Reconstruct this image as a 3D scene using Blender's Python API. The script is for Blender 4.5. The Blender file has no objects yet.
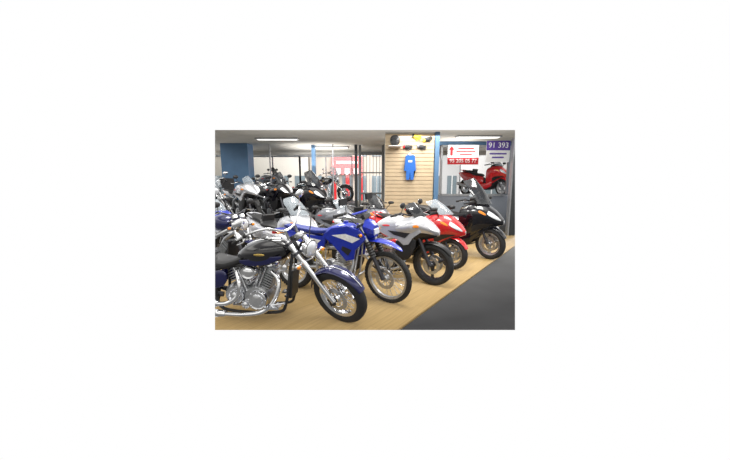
import bpy, bmesh, math, random
from mathutils import Vector, Matrix
random.seed(4)
S=bpy.context.scene; COL=S.collection; PI=math.pi
R=math.radians
S.view_settings.view_transform='Standard'
F=294.0; TILT=R(8.5); CAM=Vector((0,0,1.5)); ZOOM=1.0
def at(px,py,z=0.0,Y=None):
    u=(px-365)/F; v=(230-py)/F
    d=Vector((u, math.cos(TILT)+v*math.sin(TILT), -math.sin(TILT)+v*math.cos(TILT)))
    t=(Y/d.y) if Y is not None else (z-CAM.z)/d.z
    return CAM+d*t
# ---------------------------------------------------------------- materials
def mat(name,c,rough=.5,metal=0,coat=0,var=.12,scale=30,trans=0,emit=0,alpha=1,bump=0):
    m=bpy.data.materials.new(name); m.use_nodes=True; nt=m.node_tree; b=nt.nodes['Principled BSDF']
    tc=nt.nodes.new('ShaderNodeTexCoord'); no=nt.nodes.new('ShaderNodeTexNoise'); no.inputs['Scale'].default_value=scale
    nt.links.new(tc.outputs['Object'],no.inputs['Vector'])
    cr=nt.nodes.new('ShaderNodeValToRGB'); nt.links.new(no.outputs['Fac'],cr.inputs['Fac'])
    cr.color_ramp.elements[0].position=.3; cr.color_ramp.elements[1].position=.7
    cr.color_ramp.elements[0].color=tuple(x*(1-var) for x in c)+(1,)
    cr.color_ramp.elements[1].color=tuple(min(1,x*(1+var)) for x in c)+(1,)
    nt.links.new(cr.outputs['Color'],b.inputs['Base Color'])
    b.inputs['Roughness'].default_value=rough; b.inputs['Metallic'].default_value=metal
    b.inputs['Coat Weight'].default_value=coat; b.inputs['Coat Roughness'].default_value=.06
    b.inputs['Transmission Weight'].default_value=trans; b.inputs['Alpha'].default_value=alpha
    if emit:
        nt.links.new(cr.outputs['Color'],b.inputs['Emission Color']); b.inputs['Emission Strength'].default_value=emit
    if bump:
        bn=nt.nodes.new('ShaderNodeBump'); bn.inputs['Strength'].default_value=bump; nt.links.new(no.outputs['Fac'],bn.inputs['Height']); nt.links.new(bn.outputs['Normal'],b.inputs['Normal'])
    return m
chrome=mat('chrome',(.74,.75,.78),.09,1,var=.05)
alu=mat('aluminium',(.50,.51,.53),.35,.9)
darkmetal=mat('dark_metal',(.06,.06,.07),.4,.6)
blackp=mat('black_plastic',(.015,.015,.017),.45)
rubber=mat('rubber',(.018,.018,.019),.75,bump=.2)
leather=mat('black_leather',(.02,.02,.022),.5,bump=.1,scale=80)
navy=mat('navy_paint',(.007,.009,.075),.2,.2,.5)
blackpaint=mat('black_paint',(.004,.004,.008),.15,0,.6)
blue=mat('blue_plastic',(.012,.03,.38),.3,0,.5)
blueseat=mat('blue_vinyl',(.015,.03,.22),.5)
silver=mat('silver_paint',(.60,.61,.65),.25,.5,.8,var=.05)
grey=mat('grey_paint',(.22,.23,.26),.3,.4,.8)
red=mat('red_paint',(.62,.015,.02),.25,0,1)
white=mat('white_plastic',(.8,.8,.8),.35)
yellow=mat('yellow_plastic',(.8,.6,.03),.4)
amber=mat('amber_lens',(.9,.28,.02),.2,0,.5)
redlens=mat('red_lens',(.6,.01,.01),.2,0,.5)
lens=mat('headlight_lens',(.82,.85,.9),.08,.3,1,var=.03)
smoke=mat('smoked_screen',(.02,.022,.028),.08,0,.5,alpha=.72)
clear=mat('clear_screen',(.45,.50,.55),.06,0,.5,alpha=.38)
mirror_m=mat('mirror_glass',(.7,.75,.8),.03,1,var=.01)
gold=mat('gold_trim',(.6,.42,.12),.3,.8)
# ---------------------------------------------------------------- mesh builder
def catm(pts,k):
    if len(pts)<3 or k<2: return [tuple(p) for p in pts]
    out=[]; n=len(pts)
    for i in range(n-1):
        p0=pts[max(i-1,0)];p1=pts[i];p2=pts[i+1];p3=pts[min(i+2,n-1)]
        for j in range(k):
            t=j/k
            out.append(tuple(.5*((2*b)+(-a+c)*t+(2*a-5*b+4*c-d)*t*t+(-a+3*b-3*c+d)*t**3) for a,b,c,d in zip(p0,p1,p2,p3)))
    out.append(tuple(pts[-1])); return out
def sp(v,e): return math.copysign(abs(v)**e,v)
class MB:
    def __init__(s,M=None): s.bm=bmesh.new(); s.M=M or Matrix()
    def raw(s,V,Fc):
        vs=[s.bm.verts.new(s.M@Vector(v)) for v in V]
        for f in Fc:
            try: s.bm.faces.new([vs[i] for i in f])
            except ValueError: pass
        return s
    def rings(s,rs,cap=True,loop=False):
        n=len(rs[0]); V=[p for r in rs for p in r]; Fc=[]; m=len(rs)
        for i in range(m if loop else m-1):
            a=i*n; b=((i+1)%m)*n
            for j in range(n):
                k=(j+1)%n; Fc.append((a+j,a+k,b+k,b+j))
        if cap and not loop: Fc.append(tuple(range(n))[::-1]); Fc.append(tuple(range((m-1)*n,m*n)))
        return s.raw(V,Fc)
    def box(s,c,d,ry=0,rz=0,rx=0):
        m=Matrix.Translation(c)@Matrix.Rotation(rz,4,'Z')@Matrix.Rotation(ry,4,'Y')@Matrix.Rotation(rx,4,'X')
        V=[m@Vector((x*d[0]/2,y*d[1]/2,z*d[2]/2)) for x in(-1,1) for y in(-1,1) for z in(-1,1)]
        return s.raw(V,[(0,1,3,2),(4,6,7,5),(0,4,5,1),(2,3,7,6),(0,2,6,4),(1,5,7,3)])
    def tube(s,pts,r,n=8,k=5):
        rr=r if isinstance(r,(list,tuple)) else [r]*len(pts)
        P=catm([tuple(p)+(q,) for p,q in zip(pts,rr)],k)
        C=[Vector(p[:3]) for p in P]; rs=[]; prev=None
        for i,c in enumerate(C):
            t=(C[min(i+1,len(C)-1)]-C[max(i-1,0)]).normalized()
            if prev is None:
                u=t.orthogonal().normalized()
            else:
                u=(prev-t*prev.dot(t)).normalized()
            prev=u; w=t.cross(u); q=max(P[i][3],.0005)
            rs.append([c+u*q*math.cos(2*PI*j/n)+w*q*math.sin(2*PI*j/n) for j in range(n)])
        return s.rings(rs)
    def lathe(s,prof,c,axis=(0,1,0),n=24,closed=False,sx=1,sy=1):
        q=Vector(axis).to_track_quat('Z','Y'); c=Vector(c); rs=[]
        for r,h in prof:
            rs.append([c+q@Vector((max(r,.0005)*sx*math.cos(2*PI*j/n),max(r,.0005)*sy*math.sin(2*PI*j/n),h)) for j in range(n)])
        return s.rings(rs,cap=not closed,loop=closed)
    def ell(s,c,r,n=16,m=10,rz=0,ry=0):
        mt=Matrix.Translation(c)@Matrix.Rotation(rz,4,'Z')@Matrix.Rotation(ry,4,'Y')
        rs=[[mt@Vector((r[0]*math.cos(2*PI*j/n)*math.sin(a),r[1]*math.sin(2*PI*j/n)*math.sin(a),-r[2]*math.cos(a))) for j in range(n)] for a in [max(.03,min(PI-.03,PI*i/m)) for i in range(m+1)]]
        return s.rings(rs)
    def loft(s,st,n=18,p=2.4,k=4,y=0):
        rs=[]
        for q in catm(st,k):
            x,z,w,h=q[:4]
            rs.append([(x,y+max(w,.002)*sp(math.cos(2*PI*j/n),2/p),z+max(h,.002)*sp(math.sin(2*PI*j/n),2/p)) for j in range(n)])
        return s.rings(rs)
    def prism(s,poly,y0,y1,plane='XZ'):
        f=(lambda a,b,c:(a,c,b)) if plane=='XZ' else (lambda a,b,c:(a,b,c))
        n=len(poly); V=[f(a,b,y0) for a,b in poly]+[f(a,b,y1) for a,b in poly]
        Fc=[tuple(range(n)),tuple(range(2*n-1,n-1,-1))]+[(i,(i+1)%n,n+(i+1)%n,n+i) for i in range(n)]
        return s.raw(V,Fc)
    def hull(s,G):
        rs=[[(x,y,z) for x,y,z in g]+[(x,-y,z) for x,y,z in g[::-1][1:-1]] for g in G]
        return s.rings(rs)
    def patch(s,G,u0,u1,a0,a1,side=1,off=.006,nu=8,na=5,slant=0,taper=0):
        # thin lens or vent lying on the hull surface between stations u0..u1 and section positions a0..a1
        def P(u,a):
            u=max(0,min(len(G)-1.001,u)); a=max(0,min(len(G[0])-1.001,a)); i=int(u); j=int(a); fu=u-i; fa=a-j
            q=[Vector(G[i+p][j+r]) for p in(0,1) for r in(0,1)]
            return (q[0]*(1-fa)+q[1]*fa)*(1-fu)+(q[2]*(1-fa)+q[3]*fa)*fu
        T=[];B=[]
        for i in range(nu+1):
            t=i/nu; u=u0+(u1-u0)*t; am=(a0+a1)/2+slant*(t-.5); hw=(a1-a0)/2*(1-taper*t)*math.sin(PI*(.12+.76*t))**.5
            for j in range(na+1):
                a=am+hw*(2*j/na-1); p=P(u,a); nn=(P(u+.1,a)-P(u-.1,a)).cross(P(u,a+.1)-P(u,a-.1))
                nn=nn.normalized() if nn.length>1e-9 else Vector((1,0,0))
                if nn.y<0: nn=-nn
                for L,o in((T,off),(B,-off)):
                    v=p+nn*o; L.append(Vector((v.x,side*v.y,v.z)))
        n=len(T); Fc=[]; w=na+1
        for i in range(nu):
            for j in range(na):
                a=i*w+j; Fc+= [(a,a+1,a+w+1,a+w),(n+a,n+a+w,n+a+w+1,n+a+1)]
        bd=[j for j in range(w)]+[i*w+na for i in range(1,nu+1)]+[nu*w+j for j in range(na-1,-1,-1)]+[i*w for i in range(nu-1,0,-1)]
        for i in range(len(bd)):
            a,b=bd[i],bd[(i+1)%len(bd)]; Fc.append((a,b,n+b,n+a))
        return s.raw(T+B,Fc)
    def fender(s,cx,cz,r,w,a0,a1,crown=.03,th=.006,n=18,taper=1.0):
        rs=[]
        for i in range(n+1):
            t=i/n; a=R(a0+(a1-a0)*t); ww=w*(1-(1-taper)*abs(2*t-1)**2)
            ring=[]
            for o in (0,1):
                js=range(9) if o==0 else range(8,-1,-1)
                for j in js:
                    b=(j/4-1)*1.35; rr=r+crown*math.cos(b)-(th if o else 0); yy=(ww-(th if o else 0))*math.sin(b)/math.sin(1.35)
                    ring.append((cx+rr*math.cos(a),yy,cz+rr*math.sin(a)))
            rs.append(ring)
        return s.rings(rs)
    def screen(s,bx,bz,tx,tz,wb,wt,depth=.10,th=.005,n=8):
        rs=[]
        for i in range(n+1):
            t=i/n; x=bx+(tx-bx)*t+.03*math.sin(PI*t); z=bz+(tz-bz)*t; w=wb+(wt-wb)*t
            if t>.6: w*=1-.5*((t-.6)/.4)**2
            ring=[]
            for o in (0,1):
                js=range(11) if o==0 else range(10,-1,-1)
                for j in js:
                    b=j/5-1
                    ring.append((x-depth*b*b-(th if o else 0),w*b,z-.05*t*b*b))
            rs.append(ring)
        return s.rings(rs)
    def build(s,name,m,parent=None,label=None,bevel=0,sharp=38):
        bm=s.bm
        if bevel: 
            es=[e for e in bm.edges if len(e.link_faces)==2 and e.calc_face_angle(0)>R(40)]
            bmesh.ops.bevel(bm,geom=es,offset=bevel,segments=2,affect='EDGES',profile=.5)
        bmesh.ops.recalc_face_normals(bm,faces=bm.faces)
        for f in bm.faces: f.smooth=True
        for e in bm.edges:
            if len(e.link_faces)==2 and e.calc_face_angle(0)>R(sharp): e.smooth=False
        me=bpy.data.meshes.new(name); bm.to_mesh(me); bm.free(); me.materials.append(m)
        o=bpy.data.objects.new(name,me); COL.objects.link(o)
        if parent: o.parent=parent
        if label: o['label']=label
        return o
def grid(prof,ku=4,ka=3):
    # stations [(x,[(y,z)...])] -> smoothed list of half sections
    secs=[catm([(x,y,z) for y,z in q],ka) for x,q in prof]
    cols=[catm([s[j] for s in secs],ku) for j in range(len(secs[0]))]
    G=[[c[i] for c in cols] for i in range(len(cols[0]))]
    return [[(p[0],max(p[1],0),p[2]) if 0<j<len(g)-1 else (p[0],0,p[2]) for j,p in enumerate(g)] for g in G]
def tag(o,label,cat,group=None,kind=None):
    o['label']=label; o['category']=cat
    if group: o['group']=group
    if kind: o['kind']=kind
    return o
def empty(name,label,cat,loc=(0,0,0),rz=0,group=None):
    o=bpy.data.objects.new(name,None); COL.objects.link(o); o.location=loc; o.rotation_euler=(0,0,rz); o.empty_display_size=.2
    return tag(o,label,cat,group)
def struct(name,mb,m,label=None,cat=None):
    o=mb.build(name,m); o['kind']='structure'
    if label: o['label']=label
    if cat: o['category']=cat
    return o
def steer(P,D,a):
    P=Vector(P); return Matrix.Translation(P)@Matrix.Rotation(a,4,Vector(D).normalized())@Matrix.Translation(-P)
# ---------------------------------------------------------------- bike components
def wheel(root,name,cx,Rw,tw,rimR,kind,M=None,rimm=None,disc=True,ns=3,knob=False):
    rimm=rimm or alu; c=(cx,0,Rw)
    w=MB(M).lathe([(rimR-.02,-.5*tw),(rimR+.012,-.72*tw),(rimR+.012,-.6*tw),(rimR-.008,-.3*tw),(rimR-.008,.3*tw),(rimR+.012,.6*tw),(rimR+.012,.72*tw),(rimR-.02,.5*tw),(rimR-.024,0)],c,n=36,closed=True)
    w.lathe([(.001,-.07),(.03,-.07),(.045,-.05),(.03,-.03),(.03,.03),(.045,.05),(.03,.07),(.001,.07)],c,n=16)
    wo=w.build(name,rimm,root)
    rc=(Rw+rimR)/2; ra=(Rw-rimR)/2
    t=MB(M).lathe([(rc+ra*sp(math.cos(a),.8),tw*sp(math.sin(a),.8)) for a in [2*PI*i/14 for i in range(14)]],c,n=44,closed=True)
    if knob:
        for i in range(44):
            a=2*PI*i/44
            for yy in (-.7,0,.7):
                rr=Rw-(.008 if yy==0 else .016)
                t.box((cx+rr*math.cos(a+(.07 if yy==0 else 0)),yy*tw,Rw+rr*math.sin(a+(.07 if yy==0 else 0))),(.014,tw*.45,.022),ry=-a)
    t.build('tyre',rubber,wo)
    s=MB(M)
    if kind=='wire':
        for i in range(36):
            a=2*PI*i/36; sd=(-1)**i; b=a+(.35 if (i//2)%2 else -.35)
            s.tube([(cx+.04*math.cos(b),sd*.045,Rw+.04*math.sin(b)),(cx+(rimR-.015)*math.cos(a),sd*.01,Rw+(rimR-.015)*math.sin(a))],.0032,n=5)
        s.build('spokes',chrome,wo)
    else:
        for i in range(ns):
            a=2*PI*i/ns+.5; 
            s.tube([(cx+.03*math.cos(a),0,Rw+.03*math.sin(a)),(cx+.5*rimR*math.cos(a),0,Rw+.5*rimR*math.sin(a)),(cx+(rimR-.015)*math.cos(a),0,Rw+(rimR-.015)*math.sin(a))],[.034,.022,.028],n=8,k=3)
        s.build('spokes',rimm,wo)
    if disc:
        for sd in ((-1,1) if disc==2 else (-1,)):
            MB(M).lathe([(.09,sd*.062-.003),(.135,sd*.062-.003),(.135,sd*.062+.003),(.09,sd*.062+.003)],c,n=30,closed=True).build('brake_disc',alu,wo)
    return wo
def fork(root,top,ax,hy,M,mu,ml,ru=.026,rl=.03,split=.5,gaiter=None):
    t=Vector(top);a=Vector(ax); mid=t.lerp(a,split)
    for sd in(-1,1):
        y=Vector((0,sd*hy,0))
        o=MB(M).tube([mid+y,a+y],rl,n=12).build('fork_leg',ml,root)
        MB(M).tube([t+y,mid+y],ru,n=12).build('stanchion',mu,o)
        if gaiter:
            g=MB(M)
            P=[(t.lerp(a,split-.22+.26*i/12))+y for i in range(13)]
            g.tube(P,[.036 if i%2 else .043 for i in range(13)],n=12,k=1); g.build('gaiter',gaiter,o)
    d=(a-t).normalized()
    for q in(.04,.2):
        c=t.lerp(a,q)
        MB(M).box(c,(.07,2*hy+.07,.03),ry=math.atan2(-d.x,-d.z)).build('triple_clamp',darkmetal,root,bevel=.006)
def bars(root,pts,M,mt,r=.011,mirror=None,stem=None,sq=False,shell=blackp,signal=None):
    full=[(p[0],-p[1],p[2]) for p in pts[::-1]]+[p for p in pts if p[1]>0]
    hb=MB(M).tube(full,r,n=10).build('handlebar',mt,root)
    e=Vector(pts[-1]);b=Vector(pts[-2]); 
    for sd in(-1,1):
        E=Vector((e.x,sd*e.y,e.z));B=Vector((b.x,sd*b.y,b.z)); d=(E-B).normalized()
        MB(M).tube([E-d*.12,E+d*.01],.017,n=10).build('grip',rubber,hb)
        MB(M).tube([E-d*.16+Vector((.03,0,0)),E-d*.06+Vector((.07,0,-.01)),E+Vector((.05,0,-.01))],.006,n=6).build('lever',chrome,hb)
        MB(M).ell(E-d*.16,(.03,.03,.025),n=10,m=8).build('switch_box',blackp,hb)
        if mirror:
            m0=E-d*.17; m1=Vector((m0.x+stem[0],m0.y+sd*stem[1],m0.z+stem[2]))
            o=MB(M).tube([m0,m0.lerp(m1,.5)+Vector((.01,0,.02)),m1],.005,n=6); 
            if sq: o.box(m1,(.03,.13,.08))
            else: o.ell(m1,(.022,.068,.045),n=14,m=8)
            o=o.build('mirror',mirror,root,bevel=.008 if sq else 0)
            MB(M).ell(m1+Vector((-.018,0,0)),(.006,.058,.036),n=14,m=6).build('mirror_glass',mirror_m,o)
        if signal:
            sg=Vector((signal[0],sd*signal[1],signal[2]))
            o=MB(M).tube([(sg.x,sg.y*.5,sg.z),sg],.008,n=6).ell(sg,(.025,.03,.025),n=10,m=8).build('turn_signal',signal[3],root)
            MB(M).ell(sg+Vector((.018,0,0)),(.016,.026,.021),n=10,m=8).build('lens',amber,o)
def headlamp(root,c,r,M,shell,ax=(1,0,-.08),sy=1):
    o=MB(M).lathe([(.001,-.13),(r*.35,-.12),(r*.75,-.08),(r*.97,-.02),(r*1.03,.02),(r,.03)],c,ax,n=24,sy=sy,sx=1).build('headlight',shell,root)
    MB(M).lathe([(r*.9,.028),(r*.75,.04),(r*.4,.05),(.001,.053)],c,ax,n=24,sy=sy).build('lens',lens,o)
def fins(mb,base,d,length,n,rx,ry):
    b=Vector(base); d=Vector(d).normalized(); ang=math.atan2(d.x,d.z)
    for i in range(n):
        c=b+d*(length*i/(n-1))
        q=1 if i<n-2 else .8
        mb.box(c,(rx*2*q,ry*2*q,length/n*.5),ry=ang)
    mb.tube([b,b+d*length],min(rx,ry)*.8,n=12)
    return mb
def swing(root,px,pz,ax,az,hy,m=alu):
    mb=MB()
    for sd in(-1,1): mb.tube([(px,sd*hy*.6,pz),((px+ax)/2,sd*hy,(pz+az)/2+.02),(ax,sd*hy,az)],[.03,.026,.022],n=10)
    return mb.build('swingarm',m,root)
def kick(root,x,z,hy=.12):
    return MB().tube([(x,hy,z),(x-.05,hy+.10,.018),(x-.09,hy+.13,.012)],.010,n=6,k=3).build('kickstand',darkmetal,root)
def pegs(root,x,z,y):
    for sd in(-1,1):
        MB().tube([(x,sd*y*.6,z),(x,sd*y,z)],.012,n=8).build('foot_peg',rubber,root)
# ---------------------------------------------------------------- cruiser
def cruiser(name,label,paint,paint2,st=-28,screen=False,whl='wire'):
    r=empty(name,label,'motorcycle'); r['wb']=.91
    AX=.91
    M=steer((.46,0,.90),(-.45,0,.57),R(st))
    wheel(r,'front_wheel',AX,.33,.058,.225,whl,M,chrome if whl=='wire' else alu)
    MB(M).fender(AX,.33,.332,.078,28,172,crown=.032,taper=.7).build('front_fender',paint,r)
    MB(M).fender(AX,.33,.368,.005,35,162,crown=.004,n=20).build('fender_trim',chrome,r)
    fork(r,(.43,0,.965),(AX,0,.33),.105,M,chrome,chrome,.034,.027,.42)
    for sd in(-1,1):
        MB(M).box((AX-.05,sd*.085,.30),(.06,.03,.09),ry=-.5).build('brake_caliper',blackp,r,bevel=.008)
        MB(M).tube([(.43,sd*.07,.95),(.40,sd*.07,1.07)],.016).build('bar_riser',chrome,r)
        MB(M).tube([(.18,sd*.38,1.12),(.42,sd*.32,1.10),(.50,sd*.15,.90),(.55,sd*.08,.7)],.006,n=6).build('cable',blackp,r)
    headlamp(r,(.62,0,.87),.095,M,chrome)
    MB(M).tube([(.54,-.17,.75),(.62,0,.75),(.54,.17,.75)],.010).build('light_bar',chrome,r)
    bars(r,[(.39,0,1.06),(.38,.10,1.08),(.34,.24,1.16),(.22,.37,1.15),(.06,.45,1.06)],M,chrome,.0135,chrome,(.02,.05,.15),signal=(.60,.20,.75,chrome))
    MB(M).lathe([(.001,-.03),(.05,-.03),(.055,.0),(.05,.02),(.001,.02)],(.50,0,1.01),(-.5,0,.86),n=20).build('speedometer',chrome,r)
    tk=MB().loft([(.40,.83,.03,.03),(.35,.83,.10,.085),(.25,.815,.155,.13),(.08,.795,.18,.14),(-.08,.77,.14,.11),(-.19,.75,.06,.05)],p=2.2).build('fuel_tank',paint2,r)
    MB().loft([(.28,.94,.035,.012),(.18,.947,.045,.016),(.03,.922,.04,.014),(-.10,.87,.02,.01)]).lathe([(.001,0),(.032,0),(.034,.02),(.001,.024)],(.10,0,.95),(0,0,1)).build('tank_console',chrome,tk)
    for sd in(-1,1):
        MB().ell((.11,sd*.178,.80),(.06,.007,.013)).build('badge',gold,tk)
        MB().loft([(.34,.775,.004,.012),(.18,.735,.004,.04),(-.02,.71,.004,.035),(-.12,.72,.003,.012)],y=sd*.155).build('side_stripe',paint,tk)
    MB().loft([(-.08,.74,.06,.03),(-.18,.70,.12,.045),(-.32,.665,.17,.05),(-.46,.69,.16,.055),(-.52,.72,.12,.04)],p=2.8).build('seat',leather,r)
    MB().loft([(-.50,.74,.09,.03),(-.6,.74,.12,.04),(-.78,.765,.11,.04),(-.9,.76,.06,.02)],p=2.8).build('pillion_seat',leather,r)
    wheel(r,'rear_wheel',-.80,.32,.078,.20,whl,None,chrome if whl=='wire' else alu)
    MB().fender(-.80,.32,.345,.115,12,175,crown=.04,taper=.85).build('rear_fender',paint,r)
    tl=MB().ell((-1.17,0,.56),(.04,.07,.04)).build('tail_light',redlens,r)
    f=MB()
    for sd in(-1,1):
        f.tube([(.42,sd*.03,.84),(.40,sd*.09,.6),(.36,sd*.12,.28),(.25,sd*.13,.17),(-.3,sd*.13,.17),(-.42,sd*.13,.3),(-.44,sd*.13,.58),(-.7,sd*.12,.62)],.017,n=8)
        f.tube([(.42,sd*.02,.88),(.1,sd*.05,.72),(-.42,sd*.12,.62)],.018,n=8)
    f.tube([(.39,0,.97),(.46,0,.80)],.035); f.build('frame',blackp,r)
    rd=MB().box((.41,0,.47),(.03,.2,.30),ry=.1).build('radiator',blackp,r,bevel=.01)
    MB().ell((.36,-.13,.66),(.03,.02,.04)).build('horn',chrome,r)
    e=MB().lathe([(.001,-.13),(.12,-.13),(.15,-.09),(.15,.09),(.12,.13),(.001,.13)],(.02,0,.31),n=24).lathe([(.001,-.12),(.10,-.12),(.13,-.08),(.13,.08),(.10,.12),(.001,.12)],(-.22,0,.33),n=24).box((-.1,0,.32),(.32,.2,.22)); e=e.build('engine',alu,r)
    fins(MB(),(.07,0,.42),(.42,0,.9),.25,10,.085,.095).build('cylinder',alu,e)
    fins(MB(),(-.14,0,.42),(-.42,0,.9),.25,10,.085,.095).build('cylinder',alu,e)
    for x,z,rr in((.05,.30,.11),(-.19,.33,.085),(-.08,.25,.05)):
        for sd in(-1,1):
            cv=MB().lathe([(rr,0),(rr,.02),(rr*.92,.035),(rr*.8,.028),(rr*.6,.03),(rr*.55,.048),(rr*.3,.055),(.001,.058)],(x,sd*.12,z),(0,sd,0),n=28)
            for i in range(8): cv.ell((x+rr*.86*math.cos(i*PI/4),sd*.152,z+rr*.86*math.sin(i*PI/4)),(.009,.009,.009),n=6,m=5)
            cv.build('engine_cover',chrome,e)
    for q in(-1,1):
        MB().ell((-.035+q*.19,0,.68),(.085,.115,.045),ry=q*.43).build('rocker_cover',chrome,e)
        for o_ in(-.02,.02): MB().tube([(-.035+q*.05+o_,-.12,.38),(-.035+q*.16+o_,-.11,.64)],.009,n=8).build('pushrod_tube',chrome,e)
        MB().tube([(-.035+q*.15,-.10,.60),(-.035+q*.10,-.16,.66),(-.035,-.06,.70)],.006,n=6).build('spark_lead',blackp,e)
    MB().lathe([(.001,-.01),(.085,-.01),(.09,.02),(.08,.035),(.06,.03),(.03,.045),(.001,.045)],(-.035,-.125,.60),(0,-1,0),n=30,sx=1.0,sy=.8).build('air_cleaner',chrome,e)
    x1=MB().tube([(.20,-.08,.60),(.29,-.13,.52),(.27,-.17,.35),(.14,-.19,.20),(-.1,-.20,.155),(-.4,-.20,.155)],.024,n=12).build('exhaust_pipe',chrome,r)
    MB().tube([(-.28,-.20,.155),(-.36,-.20,.155),(-.95,-.21,.17),(-1.12,-.21,.18)],[.026,.040,.042,.04],n=16,k=3).build('muffler',chrome,x1)
    x2=MB().tube([(-.20,-.09,.60),(-.13,-.17,.5),(-.14,-.19,.36),(-.27,-.20,.27),(-.5,-.20,.265)],.024,n=12).build('exhaust_pipe',chrome,r)
    MB().tube([(-.36,-.20,.265),(-.44,-.20,.265),(-.95,-.21,.28),(-1.05,-.21,.285)],[.026,.040,.042,.04],n=16,k=3).build('muffler',chrome,x2)
    for sd in(-1,1): MB().loft([(-.28,.54,.012,.04),(-.33,.53,.02,.09),(-.45,.50,.02,.09),(-.52,.50,.012,.05)],y=sd*.15).build('side_cover',paint,r)
    for sd in(-1,1): MB().box((.26,sd*.23,.27),(.16,.09,.02)).tube([(.26,sd*.19,.26),(.26,sd*.10,.26)],.012).build('footboard',chrome,r,bevel=.005)
    MB().tube([(.22,-.20,.27),(.34,-.24,.31),(.40,-.26,.33)],.008).build('brake_pedal',chrome,r)
    swing(r,-.38,.32,-.80,.32,.115,darkmetal)
    for sd in(-1,1): MB().tube([(-.78,sd*.14,.36),(-.56,sd*.13,.60)],.028,n=12).build('shock_absorber',chrome,r)
    kick(r,0,.2)
    if screen: MB(M).screen(.66,.95,.50,1.34,.19,.20,.12).build('windscreen',clear,r)
    return r
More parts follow.
